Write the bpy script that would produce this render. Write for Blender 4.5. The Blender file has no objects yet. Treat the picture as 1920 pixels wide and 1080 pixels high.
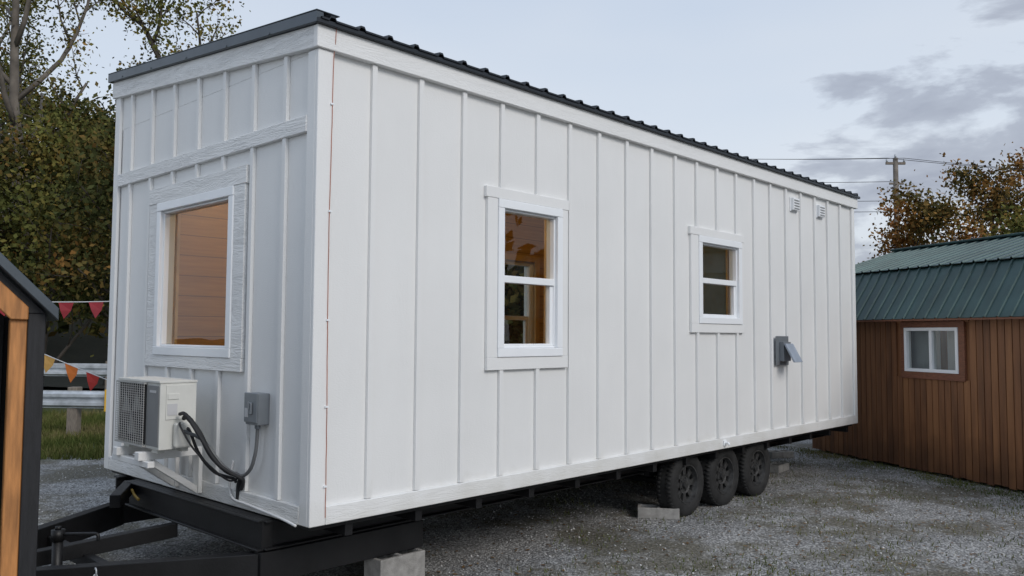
import bpy, bmesh, math, random
import numpy as np
from mathutils import Vector, Matrix
S=bpy.context.scene
GZ=-0.1
random.seed(7); np.random.seed(7)
# ---------------------------------------------------------------- materials
def newmat(name):
    m=bpy.data.materials.new(name); m.use_nodes=True
    nt=m.node_tree; b=nt.nodes['Principled BSDF']
    return m,nt,b
def N(nt,t,**kw):
    n=nt.nodes.new(t)
    for k,v in kw.items(): setattr(n,k,v)
    return n
def ramp(nt,stops):
    r=nt.nodes.new('ShaderNodeValToRGB'); e=r.color_ramp.elements
    while len(e)<len(stops): e.new(0.5)
    for el,(p,c) in zip(e,stops): el.position=p; el.color=(c[0],c[1],c[2],1)
    return r
def g(v): return (v,v,v)
def obj_coords(nt,scale=(1,1,1)):
    tc=N(nt,'ShaderNodeTexCoord'); mp=N(nt,'ShaderNodeMapping'); mp.inputs['Scale'].default_value=scale
    nt.links.new(tc.outputs['Object'],mp.inputs['Vector']); return mp.outputs['Vector']
def noise(nt,v,scale,detail=5,dist=0,rough=.5):
    n=N(nt,'ShaderNodeTexNoise'); n.inputs['Scale'].default_value=scale; n.inputs['Detail'].default_value=detail
    n.inputs['Distortion'].default_value=dist; n.inputs['Roughness'].default_value=rough; nt.links.new(v,n.inputs['Vector']); return n.outputs['Fac']
def simple(name,col,rough=0.5,metal=0.0,var=0.15,nscale=6,bump=0.0,bscale=60,scale=(1,1,1)):
    m,nt,b=newmat(name); v=obj_coords(nt,scale)
    r=ramp(nt,[(0.3,[c*(1-var) for c in col]),(0.7,[min(1,c*(1+var)) for c in col])])
    nt.links.new(noise(nt,v,nscale,4),r.inputs['Fac']); nt.links.new(r.outputs['Color'],b.inputs['Base Color'])
    b.inputs['Roughness'].default_value=rough; b.inputs['Metallic'].default_value=metal
    if bump>0:
        bp=N(nt,'ShaderNodeBump'); bp.inputs['Strength'].default_value=bump; bp.inputs['Distance'].default_value=0.01
        nt.links.new(noise(nt,v,bscale,3),bp.inputs['Height']); nt.links.new(bp.outputs['Normal'],b.inputs['Normal'])
    return m
def siding(name,scale,col=(0.78,0.78,0.77),strength=0.5,gfac=.05,mask=True,dirt=True):
    m,nt,b=newmat(name); v=obj_coords(nt,scale); v2=obj_coords(nt)
    n=noise(nt,v,1,3,2.2)
    wv=N(nt,'ShaderNodeMath',operation='SINE'); wm=N(nt,'ShaderNodeMath',operation='MULTIPLY'); wm.inputs[1].default_value=46; nt.links.new(n,wm.inputs[0]); nt.links.new(wm.outputs[0],wv.inputs[0])
    big=noise(nt,v2,1.1,4)
    r=ramp(nt,[(0.3,[c*0.94 for c in col]),(0.7,col)]); nt.links.new(big,r.inputs['Fac'])
    gr=ramp(nt,[(0.36,g(0.86)),(0.5,g(1.0))]); nt.links.new(n,gr.inputs['Fac'])
    mx=N(nt,'ShaderNodeMixRGB',blend_type='MULTIPLY'); mx.inputs['Fac'].default_value=gfac
    nt.links.new(r.outputs['Color'],mx.inputs['Color1']); nt.links.new(gr.outputs['Color'],mx.inputs['Color2'])
    last=mx.outputs['Color']
    if dirt:
        sp=N(nt,'ShaderNodeSeparateXYZ'); nt.links.new(v2,sp.inputs[0])
        ad=N(nt,'ShaderNodeMath',operation='MULTIPLY_ADD'); ad.inputs[1].default_value=.55; nt.links.new(noise(nt,v2,4,4),ad.inputs[0]); nt.links.new(sp.outputs['Z'],ad.inputs[2])
        dr=ramp(nt,[(.78,(0.86,0.85,0.82)),(1.0,g(1))]); nt.links.new(ad.outputs[0],dr.inputs['Fac'])
        m2=N(nt,'ShaderNodeMixRGB',blend_type='MULTIPLY'); m2.inputs['Fac'].default_value=1; nt.links.new(last,m2.inputs['Color1']); nt.links.new(dr.outputs['Color'],m2.inputs['Color2']); last=m2.outputs['Color']
    nt.links.new(last,b.inputs['Base Color'])
    b.inputs['Roughness'].default_value=0.5
    mk_=ramp(nt,[(.54,g(.03)),(.70,g(1))]) if mask else ramp(nt,[(.3,g(.6)),(.6,g(1))])
    nt.links.new(noise(nt,v2,3.4,2),mk_.inputs['Fac'])
    mm=N(nt,'ShaderNodeMath',operation='MULTIPLY'); nt.links.new(wv.outputs[0],mm.inputs[0]); nt.links.new(mk_.outputs['Color'],mm.inputs[1])
    fine=noise(nt,obj_coords(nt,(60,60,110)),1,2)
    hs=N(nt,'ShaderNodeMath',operation='MULTIPLY_ADD'); hs.inputs[1].default_value=.35; nt.links.new(mm.outputs[0],hs.inputs[0]); nt.links.new(fine,hs.inputs[2])
    bp=N(nt,'ShaderNodeBump'); bp.inputs['Strength'].default_value=strength; bp.inputs['Distance'].default_value=0.0035
    nt.links.new(hs.outputs[0],bp.inputs['Height']); nt.links.new(bp.outputs['Normal'],b.inputs['Normal'])
    return m
M_sideR=siding('white_painted_siding',(8,8,1.0),(0.81,0.81,0.80),.30)
M_sideL=M_sideR
M_trimV=siding('white_trim_board',(14,14,1.4),(0.83,0.83,0.82),0.3)
M_trimX=siding('white_fascia_board_long',(1.2,10,14),(0.83,0.83,0.82),0.4,mask=False)
M_trimY=siding('white_fascia_board_short',(10,1.2,14),(0.83,0.83,0.82),0.9,gfac=.6,mask=False)
M_vinyl=simple('white_vinyl',(0.86,0.88,0.90),0.3,var=0.02)
M_dark=simple('charcoal_metal',(0.022,0.026,0.032),0.4,0.3,var=0.2)
M_rake=simple('charcoal_trim_sheen',(0.085,0.10,0.115),0.38,0.5,var=0.12)  # lighter than the roof charcoal: reflection put into the base colour
M_black=simple('black_chassis_paint',(0.008,0.008,0.009),0.5,0.1,var=0.4,bump=0.1)
M_rubber=simple('tyre_rubber',(0.017,0.017,0.017),0.8,var=0.5,nscale=9,bump=0.15)
M_rim=simple('dusty_steel_rim',(0.055,0.055,0.055),0.6,0.4,var=0.5,nscale=20)
M_ac=simple('cream_enamel',(0.68,0.68,0.64),0.4,var=0.06)
M_acd=simple('grey_plastic_panel',(0.22,0.225,0.23),0.45,var=0.06)
M_grille=simple('grey_wire_grille',(0.40,0.40,0.39),0.5,var=0.1)
M_hole=simple('dark_recess',(0.02,0.02,0.02),0.8,var=0.1)
M_box=simple('grey_steel_box',(0.22,0.24,0.26),0.45,0.4,var=0.1)
M_cable=simple('black_cable_foam',(0.018,0.018,0.02),0.7,var=0.2)
M_wcable=simple('white_cable',(0.7,0.7,0.7),0.5,var=0.05)
M_red=simple('orange_red_wire',(0.42,0.14,0.08),0.6,var=0.2)
M_brass=simple('pale_label',(0.55,0.55,0.56),0.4,var=0.05)
M_concrete=simple('concrete_block_grey',(0.30,0.29,0.275),0.9,var=0.25,nscale=14,bump=0.5,bscale=90)
M_galv=simple('galvanised_steel',(0.50,0.53,0.56),0.5,0.35,var=0.25,nscale=5)
M_post=simple('weathered_wood',(0.20,0.17,0.14),0.85,var=0.35,scale=(20,20,2))
M_yellow=simple('yellow_paint',(0.75,0.42,0.02),0.5,var=0.1)
M_bark=simple('tree_bark',(0.075,0.062,0.05),0.9,var=0.4,nscale=4)
M_bark2=simple('pale_tree_bark',(0.15,0.13,0.11),0.9,var=0.4,nscale=3)
M_wire=simple('power_wire',(0.03,0.03,0.03),0.6,var=0.1)
def shiplap(name,cols,per=7.0,axis='Z',rough=0.45):
    m,nt,b=newmat(name)
    tc=N(nt,'ShaderNodeTexCoord'); sp=N(nt,'ShaderNodeSeparateXYZ'); nt.links.new(tc.outputs['Object'],sp.inputs[0])
    mu=N(nt,'ShaderNodeMath',operation='MULTIPLY'); mu.inputs[1].default_value=per; nt.links.new(sp.outputs[axis],mu.inputs[0])
    fr=N(nt,'ShaderNodeMath',operation='FRACT'); nt.links.new(mu.outputs[0],fr.inputs[0])
    gp=ramp(nt,[(0.0,g(0.25)),(0.03,g(1)),(0.97,g(1)),(1.0,g(0.25))]); nt.links.new(fr.outputs[0],gp.inputs['Fac'])
    r=ramp(nt,[(0.3,cols[0]),(0.7,cols[1])]); nt.links.new(noise(nt,obj_coords(nt,(2,2,30)),1,4),r.inputs['Fac'])
    mx=N(nt,'ShaderNodeMixRGB',blend_type='MULTIPLY'); mx.inputs['Fac'].default_value=1
    nt.links.new(r.outputs['Color'],mx.inputs['Color1']); nt.links.new(gp.outputs['Color'],mx.inputs['Color2'])
    nt.links.new(mx.outputs['Color'],b.inputs['Base Color']); b.inputs['Roughness'].default_value=rough
    return m
M_int=shiplap('pine_shiplap',[(0.44,0.25,0.075),(0.56,0.34,0.11)],per=5.2)
M_intwood=simple('pine_trim',(0.6,0.40,0.16),0.5,var=0.15)
M_floor=simple('vinyl_plank_floor',(0.16,0.10,0.06),0.5,var=0.2,scale=(1,8,1))
def glass(name,tint=(0.80,0.82,0.78),base=.055,k=1.0):
    m=bpy.data.materials.new(name); m.use_nodes=True; nt=m.node_tree; nt.nodes.clear()
    o=N(nt,'ShaderNodeOutputMaterial'); mx=N(nt,'ShaderNodeMixShader'); t=N(nt,'ShaderNodeBsdfTransparent'); gl=N(nt,'ShaderNodeBsdfGlossy')
    t.inputs[0].default_value=(*tint,1); gl.inputs['Roughness'].default_value=0.01
    lw=N(nt,'ShaderNodeLayerWeight'); lw.inputs['Blend'].default_value=0.5
    p=N(nt,'ShaderNodeMath',operation='POWER'); p.inputs[1].default_value=4.5; nt.links.new(lw.outputs['Facing'],p.inputs[0])
    q=N(nt,'ShaderNodeMath',operation='MULTIPLY_ADD'); q.inputs[1].default_value=k*(1-base); q.inputs[2].default_value=base; nt.links.new(p.outputs[0],q.inputs[0])
    v=obj_coords(nt); bp=N(nt,'ShaderNodeBump'); bp.inputs['Strength'].default_value=0.05; bp.inputs['Distance'].default_value=0.05
    nt.links.new(noise(nt,v,1.2,2),bp.inputs['Height']); nt.links.new(bp.outputs['Normal'],gl.inputs['Normal'])
    nt.links.new(q.outputs[0],mx.inputs[0]); nt.links.new(t.outputs[0],mx.inputs[1]); nt.links.new(gl.outputs[0],mx.inputs[2]); nt.links.new(mx.outputs[0],o.inputs[0])
    return m
M_glass=glass('window_glass')
def leafmat(name,stops):
    m,nt,b=newmat(name)
    ge=N(nt,'ShaderNodeNewGeometry'); v=obj_coords(nt)
    a=N(nt,'ShaderNodeMath',operation='MULTIPLY_ADD'); a.inputs[1].default_value=0.45; nt.links.new(ge.outputs['Random Per Island'],a.inputs[0])
    s=N(nt,'ShaderNodeMath',operation='MULTIPLY_ADD'); s.inputs[1].default_value=1.5; s.inputs[2].default_value=-0.48; nt.links.new(noise(nt,v,.55,1),s.inputs[0])
    nt.links.new(s.outputs[0],a.inputs[2])
    r=ramp(nt,stops); nt.links.new(a.outputs[0],r.inputs['Fac'])
    d=N(nt,'ShaderNodeBsdfDiffuse'); nt.links.new(r.outputs['Color'],d.inputs['Color'])
    nt.links.new(d.outputs[0],nt.nodes['Material Output'].inputs[0]); nt.nodes.remove(b)
    return m
M_leafA=leafmat('olive_autumn_leaves',[(0.1,(0.05,0.06,0.02)),(0.45,(0.11,0.115,0.035)),(0.7,(0.18,0.155,0.045)),(1,(0.27,0.15,0.04))])
M_leafB=leafmat('dark_green_leaves',[(0.1,(0.03,0.038,0.015)),(0.45,(0.065,0.072,0.028)),(0.68,(0.13,0.10,0.035)),(.95,(0.21,0.11,0.035))])
M_leafC=leafmat('rusty_autumn_leaves',[(0.1,(0.07,0.065,0.026)),(0.35,(0.14,0.11,0.04)),(0.6,(0.25,0.14,0.045)),(0.95,(0.36,0.15,0.05))])
M_grass=leafmat('grass_blades',[(0.1,(0.05,0.07,0.02)),(0.5,(0.10,0.115,0.035)),(0.95,(0.20,0.17,0.08))])
M_litter=leafmat('fallen_leaves',[(0.1,(0.06,0.04,0.02)),(0.5,(0.16,0.09,0.04)),(0.95,(0.28,0.19,0.09))])
# ---------------------------------------------------------------- object helpers
def link(o): S.collection.objects.link(o); return o
def empty(name,loc,rotz=0,parent=None):
    o=bpy.data.objects.new(name,None); o.empty_display_size=0.3; o.location=loc; o.rotation_euler=(0,0,rotz)
    if parent: o.parent=parent
    return link(o)
class B:
    """accumulates solid pieces in local coordinates"""
    def __init__(s): s.v=[]; s.f=[]; s.mi=[]
    def add(s,vs,fs,mi=0):
        o=len(s.v); s.v+= [tuple(x) for x in vs]; s.f+=[tuple(i+o for i in f) for f in fs]; s.mi+=[mi]*len(fs)
    def box(s,x0,x1,y0,y1,z0,z1,mi=0):
        s.add([(x0,y0,z0),(x1,y0,z0),(x1,y1,z0),(x0,y1,z0),(x0,y0,z1),(x1,y0,z1),(x1,y1,z1),(x0,y1,z1)],
              [(0,3,2,1),(4,5,6,7),(0,1,5,4),(1,2,6,5),(2,3,7,6),(3,0,4,7)],mi)
    def beam(s,p0,p1,w,h,mi=0,up=(0,0,1)):
        p0=Vector(p0);p1=Vector(p1);d=(p1-p0).normalized(); up=Vector(up)
        r=d.cross(up).normalized(); u2=r.cross(d).normalized()
        vs=[]
        for p in (p0,p1):
            for a,b in ((-1,-1),(1,-1),(1,1),(-1,1)): vs.append(p+r*a*w/2+u2*b*h/2)
        s.add(vs,[(0,3,2,1),(4,5,6,7),(0,1,5,4),(1,2,6,5),(2,3,7,6),(3,0,4,7)],mi)
    def prism(s,poly,fn,d0,d1,mi=0):
        n=len(poly); vs=[fn(a,b,d0) for a,b in poly]+[fn(a,b,d1) for a,b in poly]
        fs=[tuple(range(n)),tuple(range(2*n-1,n-1,-1))]+[(i,(i+1)%n,(i+1)%n+n,i+n) for i in range(n)]
        s.add(vs,fs,mi)
    def rect(s,fn,a0,a1,b0,b1,d0,d1,mi=0): s.prism([(a0,b0),(a1,b0),(a1,b1),(a0,b1)],fn,d0,d1,mi)
    def tube(s,pts,r,seg=8,mi=0,r1=None):
        pts=[Vector(p) for p in pts]; n=len(pts); vs=[];prev=None
        for i,p in enumerate(pts):
            d=(pts[min(i+1,n-1)]-pts[max(i-1,0)]).normalized()
            if prev is None:
                a=Vector((0,0,1)) if abs(d.z)<.9 else Vector((1,0,0)); x=d.cross(a).normalized()
            else: x=(prev-d*prev.dot(d)).normalized()
            prev=x; y=d.cross(x); rr=r if r1 is None else r+(r1-r)*i/(n-1)
            for k in range(seg):
                t=2*math.pi*k/seg; vs.append(p+(x*math.cos(t)+y*math.sin(t))*rr)
        fs=[(i*seg+k,i*seg+(k+1)%seg,(i+1)*seg+(k+1)%seg,(i+1)*seg+k) for i in range(n-1) for k in range(seg)]
        fs+=[tuple(range(seg-1,-1,-1)),tuple(range((n-1)*seg,n*seg))]
        s.add(vs,fs,mi)
    def revolve(s,prof,seg,fn,mi=0,closed=False):
        n=len(prof); vs=[]
        for k in range(seg):
            t=2*math.pi*k/seg
            for r,d in prof: vs.append(fn(r*math.cos(t),r*math.sin(t),d))
        fs=[]
        for k in range(seg):
            k2=(k+1)%seg
            for i in range(n if closed else n-1):
                j=(i+1)%n; fs.append((k*n+i,k*n+j,k2*n+j,k2*n+i))
        s.add(vs,fs,mi)
    def make(s,name,mats,parent=None,bevel=0,smooth=False,loc=(0,0,0),recalc=True):
        me=bpy.data.meshes.new(name); me.from_pydata(s.v,[],s.f)
        if not isinstance(mats,(list,tuple)): mats=[mats]
        for m in mats: me.materials.append(m)
        me.polygons.foreach_set('material_index',s.mi)
        if recalc:
            bm=bmesh.new(); bm.from_mesh(me); bmesh.ops.recalc_face_normals(bm,faces=bm.faces); bm.to_mesh(me); bm.free()
        if smooth: me.polygons.foreach_set('use_smooth',[True]*len(me.polygons))
        me.update(); o=bpy.data.objects.new(name,me); o.location=loc
        if parent: o.parent=parent
        link(o)
        if bevel:
            md=o.modifiers.new('bevel','BEVEL'); md.width=bevel; md.segments=1 if bevel<.006 else 2; md.limit_method='ANGLE'; md.angle_limit=.8
        return o
def tag(o,label,cat,group=None):
    o['label']=label; o['category']=cat
    if group: o['group']=group
def smoothpts(P,n=8):
    P=[Vector(p) for p in P]; P=[P[0]]+P+[P[-1]]; out=[]
    for i in range(1,len(P)-2):
        for k in range(n):
            t=k/n; a,b,c,d=P[i-1],P[i],P[i+1],P[i+2]
            out.append(0.5*((2*b)+(c-a)*t+(2*a-5*b+4*c-d)*t*t+(3*b-a-3*c+d)*t**3))
    out.append(P[-2]); return out
def wall_holes(bd,fn,a0,a1,b0,b1,holes,d0,d1,mi=0):
    A=sorted({a0,a1,*[h[0] for h in holes],*[h[1] for h in holes]}); Bb=sorted({b0,b1,*[h[2] for h in holes],*[h[3] for h in holes]})
    def solid(i,j):
        if i<0 or j<0 or i>=len(A)-1 or j>=len(Bb)-1: return False
        a=(A[i]+A[i+1])/2;b=(Bb[j]+Bb[j+1])/2
        return not any(h[0]<a<h[1] and h[2]<b<h[3] for h in holes)
    vs=[];idx={}
    def V(i,j,k):
        if (i,j,k) not in idx: idx[(i,j,k)]=len(vs); vs.append(fn(A[i],Bb[j],(d0,d1)[k]))
        return idx[(i,j,k)]
    fs=[]
    for i in range(len(A)-1):
        for j in range(len(Bb)-1):
            if not solid(i,j): continue
            fs.append((V(i,j,0),V(i+1,j,0),V(i+1,j+1,0),V(i,j+1,0))); fs.append((V(i,j+1,1),V(i+1,j+1,1),V(i+1,j,1),V(i,j,1)))
            if not solid(i-1,j): fs.append((V(i,j,0),V(i,j+1,0),V(i,j+1,1),V(i,j,1)))
            if not solid(i+1,j): fs.append((V(i+1,j,1),V(i+1,j+1,1),V(i+1,j+1,0),V(i+1,j,0)))
            if not solid(i,j-1): fs.append((V(i,j,1),V(i+1,j,1),V(i+1,j,0),V(i,j,0)))
            if not solid(i,j+1): fs.append((V(i,j+1,0),V(i+1,j+1,0),V(i+1,j+1,1),V(i,j+1,1)))
    bd.add(vs,fs,mi)
# ---------------------------------------------------------------- tiny house
A_=0.7559; L=8.88; WD=3.226; ZB=0.561; ZF=3.595
house=empty('tiny_house',(-1.2518,5.24,GZ),math.pi/2-A_)
tag(house,'long white board-and-batten tiny house on a black three-axle trailer over gravel','tiny house')
HO=(0,0,-GZ)
def Rr(a,b,d): return (a,-d,b)
def Ll(a,b,d): return (-d,a,b)
def Bk(a,b,d): return (a,WD+d,b)
def En(a,b,d): return (L+d,a,b)
def hz(t): return ZF+0.095*t
def mk(b,name,mats,bevel=0,smooth=False,parent=None):
    return b.make(name,mats,house,bevel,smooth,HO)
w1=(1.633,2.413,1.589,2.828); w2=(4.636,5.558,1.895,2.817); w0=(1.014,2.28,1.585,2.827); wb=(4.9,5.6,1.2,2.8)
b=B(); wall_holes(b,Rr,0,L,ZB,ZF+.12,[w1,w2],-0.10,0)
def batten(b,fn,a,z0,z1,w=0.042,d=0.027): b.rect(fn,a-w/2,a+w/2,z0,z1,0.0005,d)
c1=(1.52,2.49,1.49,2.915); c2=(4.49,5.61,1.80,2.90)
for i in range(20):
    s=0.43+0.42*i+random.uniform(-.006,.006)
    segs=[(ZB+.115,ZF)]
    for c in (c1,c2):
        if c[0]<s<c[1]: segs=[(ZB+.115,c[2]),(c[3],ZF)]
    for z0,z1 in segs: batten(b,Rr,s,z0,z1)
mk(b,'long_wall',M_sideR,0.002)
b=B(); b.rect(Rr,0.092,L-.075,ZB-.004,ZB+.112,0.0008,0.030); mk(b,'skirt_board',M_trimX,.004)
b=B(); b.rect(Rr,-.05,L+.10,ZF+0.002,ZF+.148,0.0008,0.05); mk(b,'fascia_board',M_trimX,0.004)
b=B(); wall_holes(b,Ll,0.101,WD,ZB,ZF,[w0],-0.10,0)
b.prism([(0.101,ZF+.001),(WD,ZF+.001),(WD,hz(WD)+.1),(0.101,hz(.101)+.1)],Ll,-.10,-0.0005)
c0=(0.86,2.44,1.49,2.96)
ZBD=3.07
for i in range(7):
    t=0.365+0.422*i
    batten(b,Ll,t,ZBD+.112,hz(t)-.0)
    segs=[(ZB+.115,ZBD)]
    if c0[0]<t<c0[1]: segs=[(ZB+.115,c0[2]),(c0[3],ZBD)]
    for z0,z1 in segs: batten(b,Ll,t,z0,z1)
mk(b,'end_wall',M_sideL,0.002)
b=B(); b.prism([(-.045,hz(0)),(WD+.06,hz(WD)),(WD+.06,hz(WD)+.15),(-.045,hz(0)+.148)],Ll,0.0008,.045); mk(b,'fascia_board',M_trimY,0.004)
b=B(); b.rect(Ll,.09,WD-.09,ZBD,ZBD+.11,.0008,.034); mk(b,'belt_board',M_trimY,.004)
b=B(); b.rect(Ll,.092,WD-.09,ZB-.004,ZB+.112,.0008,.030); mk(b,'skirt_board',M_trimY,0.004)
for (f1,a0,a1,zt,dd) in ((Rr,-0.0275,.09,ZF,.030),(Ll,-0.0005,.09,hz(0),.028),(Rr,L-.07,L+.022,ZF,.030),(Ll,WD-.08,WD+.02,hz(WD)-.005,.028)):
    b=B(); b.rect(f1,a0,a1,ZB-.004,zt,.0008,dd); mk(b,'corner_board',M_trimV,0.004)
b=B(); wall_holes(b,Bk,0,L,ZB,hz(WD)+.1,[wb],-.10,0); mk(b,'rear_long_wall',M_sideR)
b=B(); b.prism([(.101,ZB),(WD-.101,ZB),(WD-.101,hz(WD-.1)+.1),(.101,hz(.1)+.1)],En,-.1,0); mk(b,'far_end_wall',M_sideR)
b=B()
wall_holes(b,Rr,.115,L-.115,ZB+.15,3.6,[w1,w2],-.125,-.104)
wall_holes(b,Ll,.13,WD-.13,ZB+.15,3.6,[w0],-.125,-.104)
wall_holes(b,Bk,.115,L-.115,ZB+.15,3.86,[wb],-.125,-.104)
b.rect(En,.13,WD-.13,ZB+.15,3.6,-.125,-.104)
mk(b,'interior_panelling',M_int)
b=B(); b.box(.13,L-.13,.13,WD-.13,ZB+.10,ZB+.14); mk(b,'interior_floor',M_floor)
b=B(); b.prism([(.13,3.58),(WD-.13,3.84),(WD-.13,3.88),(.13,3.62)],Ll,-L+.13,-.13); mk(b,'interior_ceiling',M_int)
b=B(); b.box(6.3,6.36,1.2,WD-.13,ZB+.14,3.55); mk(b,'interior_partition',M_int)
b=B(); b.box(5.6,6.25,.16,.75,1.95,3.0); mk(b,'kitchen_cabinet',simple('blue_grey_cabinet',(0.20,0.28,0.33),0.5),.004)
b=B(); b.box(2.6,4.7,WD-.75,WD-.14,ZB+.14,1.55); b.box(2.57,4.73,WD-.78,WD-.135,1.551,1.59,1); mk(b,'kitchen_counter',[simple('dark_cabinet',(0.08,0.06,0.05),0.5),M_intwood],.004)
b=B(); b.box(2.9,3.9,WD-.4,WD-.14,2.4,2.46); mk(b,'wall_shelf',M_intwood,.003)
def window(fn,r,c,hung,mat_case=M_trimV,glass_d=-0.035,trimk=.03):
    a0,a1,z0,z1=r
    b=B(); fw=0.068
    b.rect(fn,a0,a1,z1-fw,z1,-.09,.042); b.rect(fn,a0,a1,z0,z0+fw,-.09,.042)
    b.rect(fn,a0,a0+fw,z0+fw+.0005,z1-fw-.0005,-.09,.040); b.rect(fn,a1-fw,a1,z0+fw+.0005,z1-fw-.0005,-.09,.040)
    i=fw+.001
    for (p,q,u,v) in ((a0+i,a1-i,z1-i-.016,z1-i),(a0+i,a1-i,z0+i,z0+i+.016)): b.rect(fn,p,q,u,v,-.08,.010)
    b.rect(fn,a0+i,a0+i+.014,z0+i+.017,z1-i-.017,-.08,.008); b.rect(fn,a1-i-.014,a1-i,z0+i+.017,z1-i-.017,-.08,.008)
    fr=mk(b,'window',M_vinyl,0.004)
    if hung:
        zm=(z0+z1)/2-.005; b=B(); i=fw+.016
        b.rect(fn,a0+i,a1-i,zm-.028,zm+.028,-.06,.016)
        e=.030
        b.rect(fn,a0+i,a0+i+e*.4,z0+i+.001,zm-.03,-.05,.0); b.rect(fn,a1-i-e*1.4,a1-i,z0+i+.001,zm-.03,-.05,.0)
        b.rect(fn,a0+i,a1-i,z0+fw+.017,z0+fw+.035,-.052,.002)
        b.make('sash',M_vinyl,fr,0.003)
    b=B(); q=[fn(a0+.03,z0+.03,glass_d),fn(a1-.03,z0+.03,glass_d),fn(a1-.03,z1-.03,glass_d),fn(a0+.03,z1-.03,glass_d)]
    b.add(q,[(0,1,2,3)]); b.make('glass',M_glass,fr)
    ca0,ca1,cz0,cz1=c; e=.02
    b=B()
    b.rect(fn,ca0-e,ca1+e*.4,z1+.002,cz1,.0008,.034); b.rect(fn,ca0,ca1,cz0,z0-.002,.0008,.0325)
    b.rect(fn,ca0,a0-.002,z0-.0015,z1+.0015,.0008,.030); b.rect(fn,a1+.002,ca1,z0-.0015,z1+.0015,.0008,.030)
    b.make('casing',mat_case,fr,0.003)
    b=B(); k=trimk
    b.rect(fn,a0-.05,a0+k,z0-.05,z1+.05,-.15,-.126); b.rect(fn,a1-k,a1+.05,z0-.05,z1+.05,-.15,-.126)
    b.rect(fn,a0+k+.001,a1-k-.001,z1-k,z1+.05,-.15,-.126); b.rect(fn,a0+k+.001,a1-k-.001,z0-.05,z0+k,-.15,-.126)
    b.make('interior_trim',M_intwood,fr)
    return fr
window(Rr,w1,c1,True); window(Rr,w2,c2,True); window(Ll,w0,c0,False,mat_case=M_trimY); window(Bk,wb,(4.8,5.7,1.1,2.9),True)
# roof
b=B(); prof=[]; s=-.045
while s<L+.13:
    prof+=[(s,0),(s+.055,0),(s+.068,.022),(s+.098,.022),(s+.111,0)]; s+=.2325
y0,y1=-.09,WD+.12
def rz(t): return hz(t)+.195
vs=[(p[0],y0,rz(y0)+p[1]) for p in prof]+[(p[0],y1,rz(y1)+p[1]) for p in prof]; n=len(prof)
vs+=[(p[0],y0,rz(y0)+p[1]-.012) for p in prof]+[(p[0],y1,rz(y1)+p[1]-.012) for p in prof]
fs=[(i,i+1,i+1+n,i+n) for i in range(n-1)]+[(i+2*n,i+3*n,i+1+3*n,i+1+2*n) for i in range(n-1)]+[(i,i+2*n,i+1+2*n,i+1) for i in range(n-1)]
b.add(vs,fs); roof=mk(b,'roof',M_dark)
b=B(); b.box(-.072,L+.13,-.08,-.0502,ZF+.146,ZF+.178); b.make('eave_trim',M_dark,roof,.003)
b=B(); b.prism([(-.07,hz(0)+.149),(WD+.10,hz(WD)+.152),(WD+.10,hz(WD)+.228),(-.07,hz(0)+.222)],Ll,.02,.075)
b.prism([(-.075,hz(0)+.2225),(WD+.10,hz(WD)+.2285),(WD+.10,hz(WD)+.235),(-.075,hz(0)+.230)],Ll,-.10,.078)
for t in (.5,1.1,1.75,2.4,3.0): b.box(-.0795,-.0745,t-.008,t+.008,hz(t)+.155,hz(t)+.171)
b.make('rake_trim',M_rake,roof,.003)
b=B(); b.prism([(-.02,hz(0)+.12),(WD,hz(WD)+.12),(WD,hz(WD)+.18),(-.02,hz(0)+.17)],Ll,-L-.05,-.02); b.make('roof_deck',M_black,roof)
for s0 in (6.87,7.65):
    b=B(); b.rect(Rr,s0,s0+.2,3.33,3.51,.0008,.014); b.rect(Rr,s0+.015,s0+.185,3.345,3.50,.0145,.05)
    ve=mk(b,'air_vent',M_vinyl,.004)
    b=B()
    for k in range(4): b.rect(Rr,s0+.03,s0+.17,3.358+k*.034,3.374+k*.034,.0503,.0535)  # raised grey strips; shade inside the slots put into the colour
    b.make('vent_slot_shade',M_acd,ve)
b=B(); b.rect(Rr,6.38,6.72,1.42,1.77,.0275,.034); b.rect(Rr,6.47,6.66,1.47,1.70,.0345,.09); mk(b,'power_inlet',M_box,.006)
b=B(); b.prism([(0,0),(.2,.0),(.2,.03),(0,.03)],lambda a,c,d:(6.46+a,-.09-c-(d)*.55,1.68-d),0,.22); mk(b,'inlet_cover',simple('light_grey_plastic',(0.30,0.34,0.40),0.4),.004)
b=B(); b.rect(Rr,5.11,5.17,.59,.65,.0305,.042); b.tube([(5.14,-.037,.62),(5.14,-.075,.62),(5.14,-.085,.60)],.014); mk(b,'water_inlet',M_vinyl,.003)
pts=[];z=ZF+.16
while z>ZB:
    pts.append((0.080+.006*math.sin(z*2.1)+.0015*random.uniform(-1,1),-(.054 if z>ZF-.0 else .034),z)); z-=.09
b=B(); b.tube(pts,.0024,6); mk(b,'orange_wire',M_red)
for z in (3.25,2.55,1.85,1.3,.8):
    b=B(); b.box(.066,.092,-.040,-.0305,z-.006,z+.006); mk(b,'wire_clip',M_vinyl)
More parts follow.
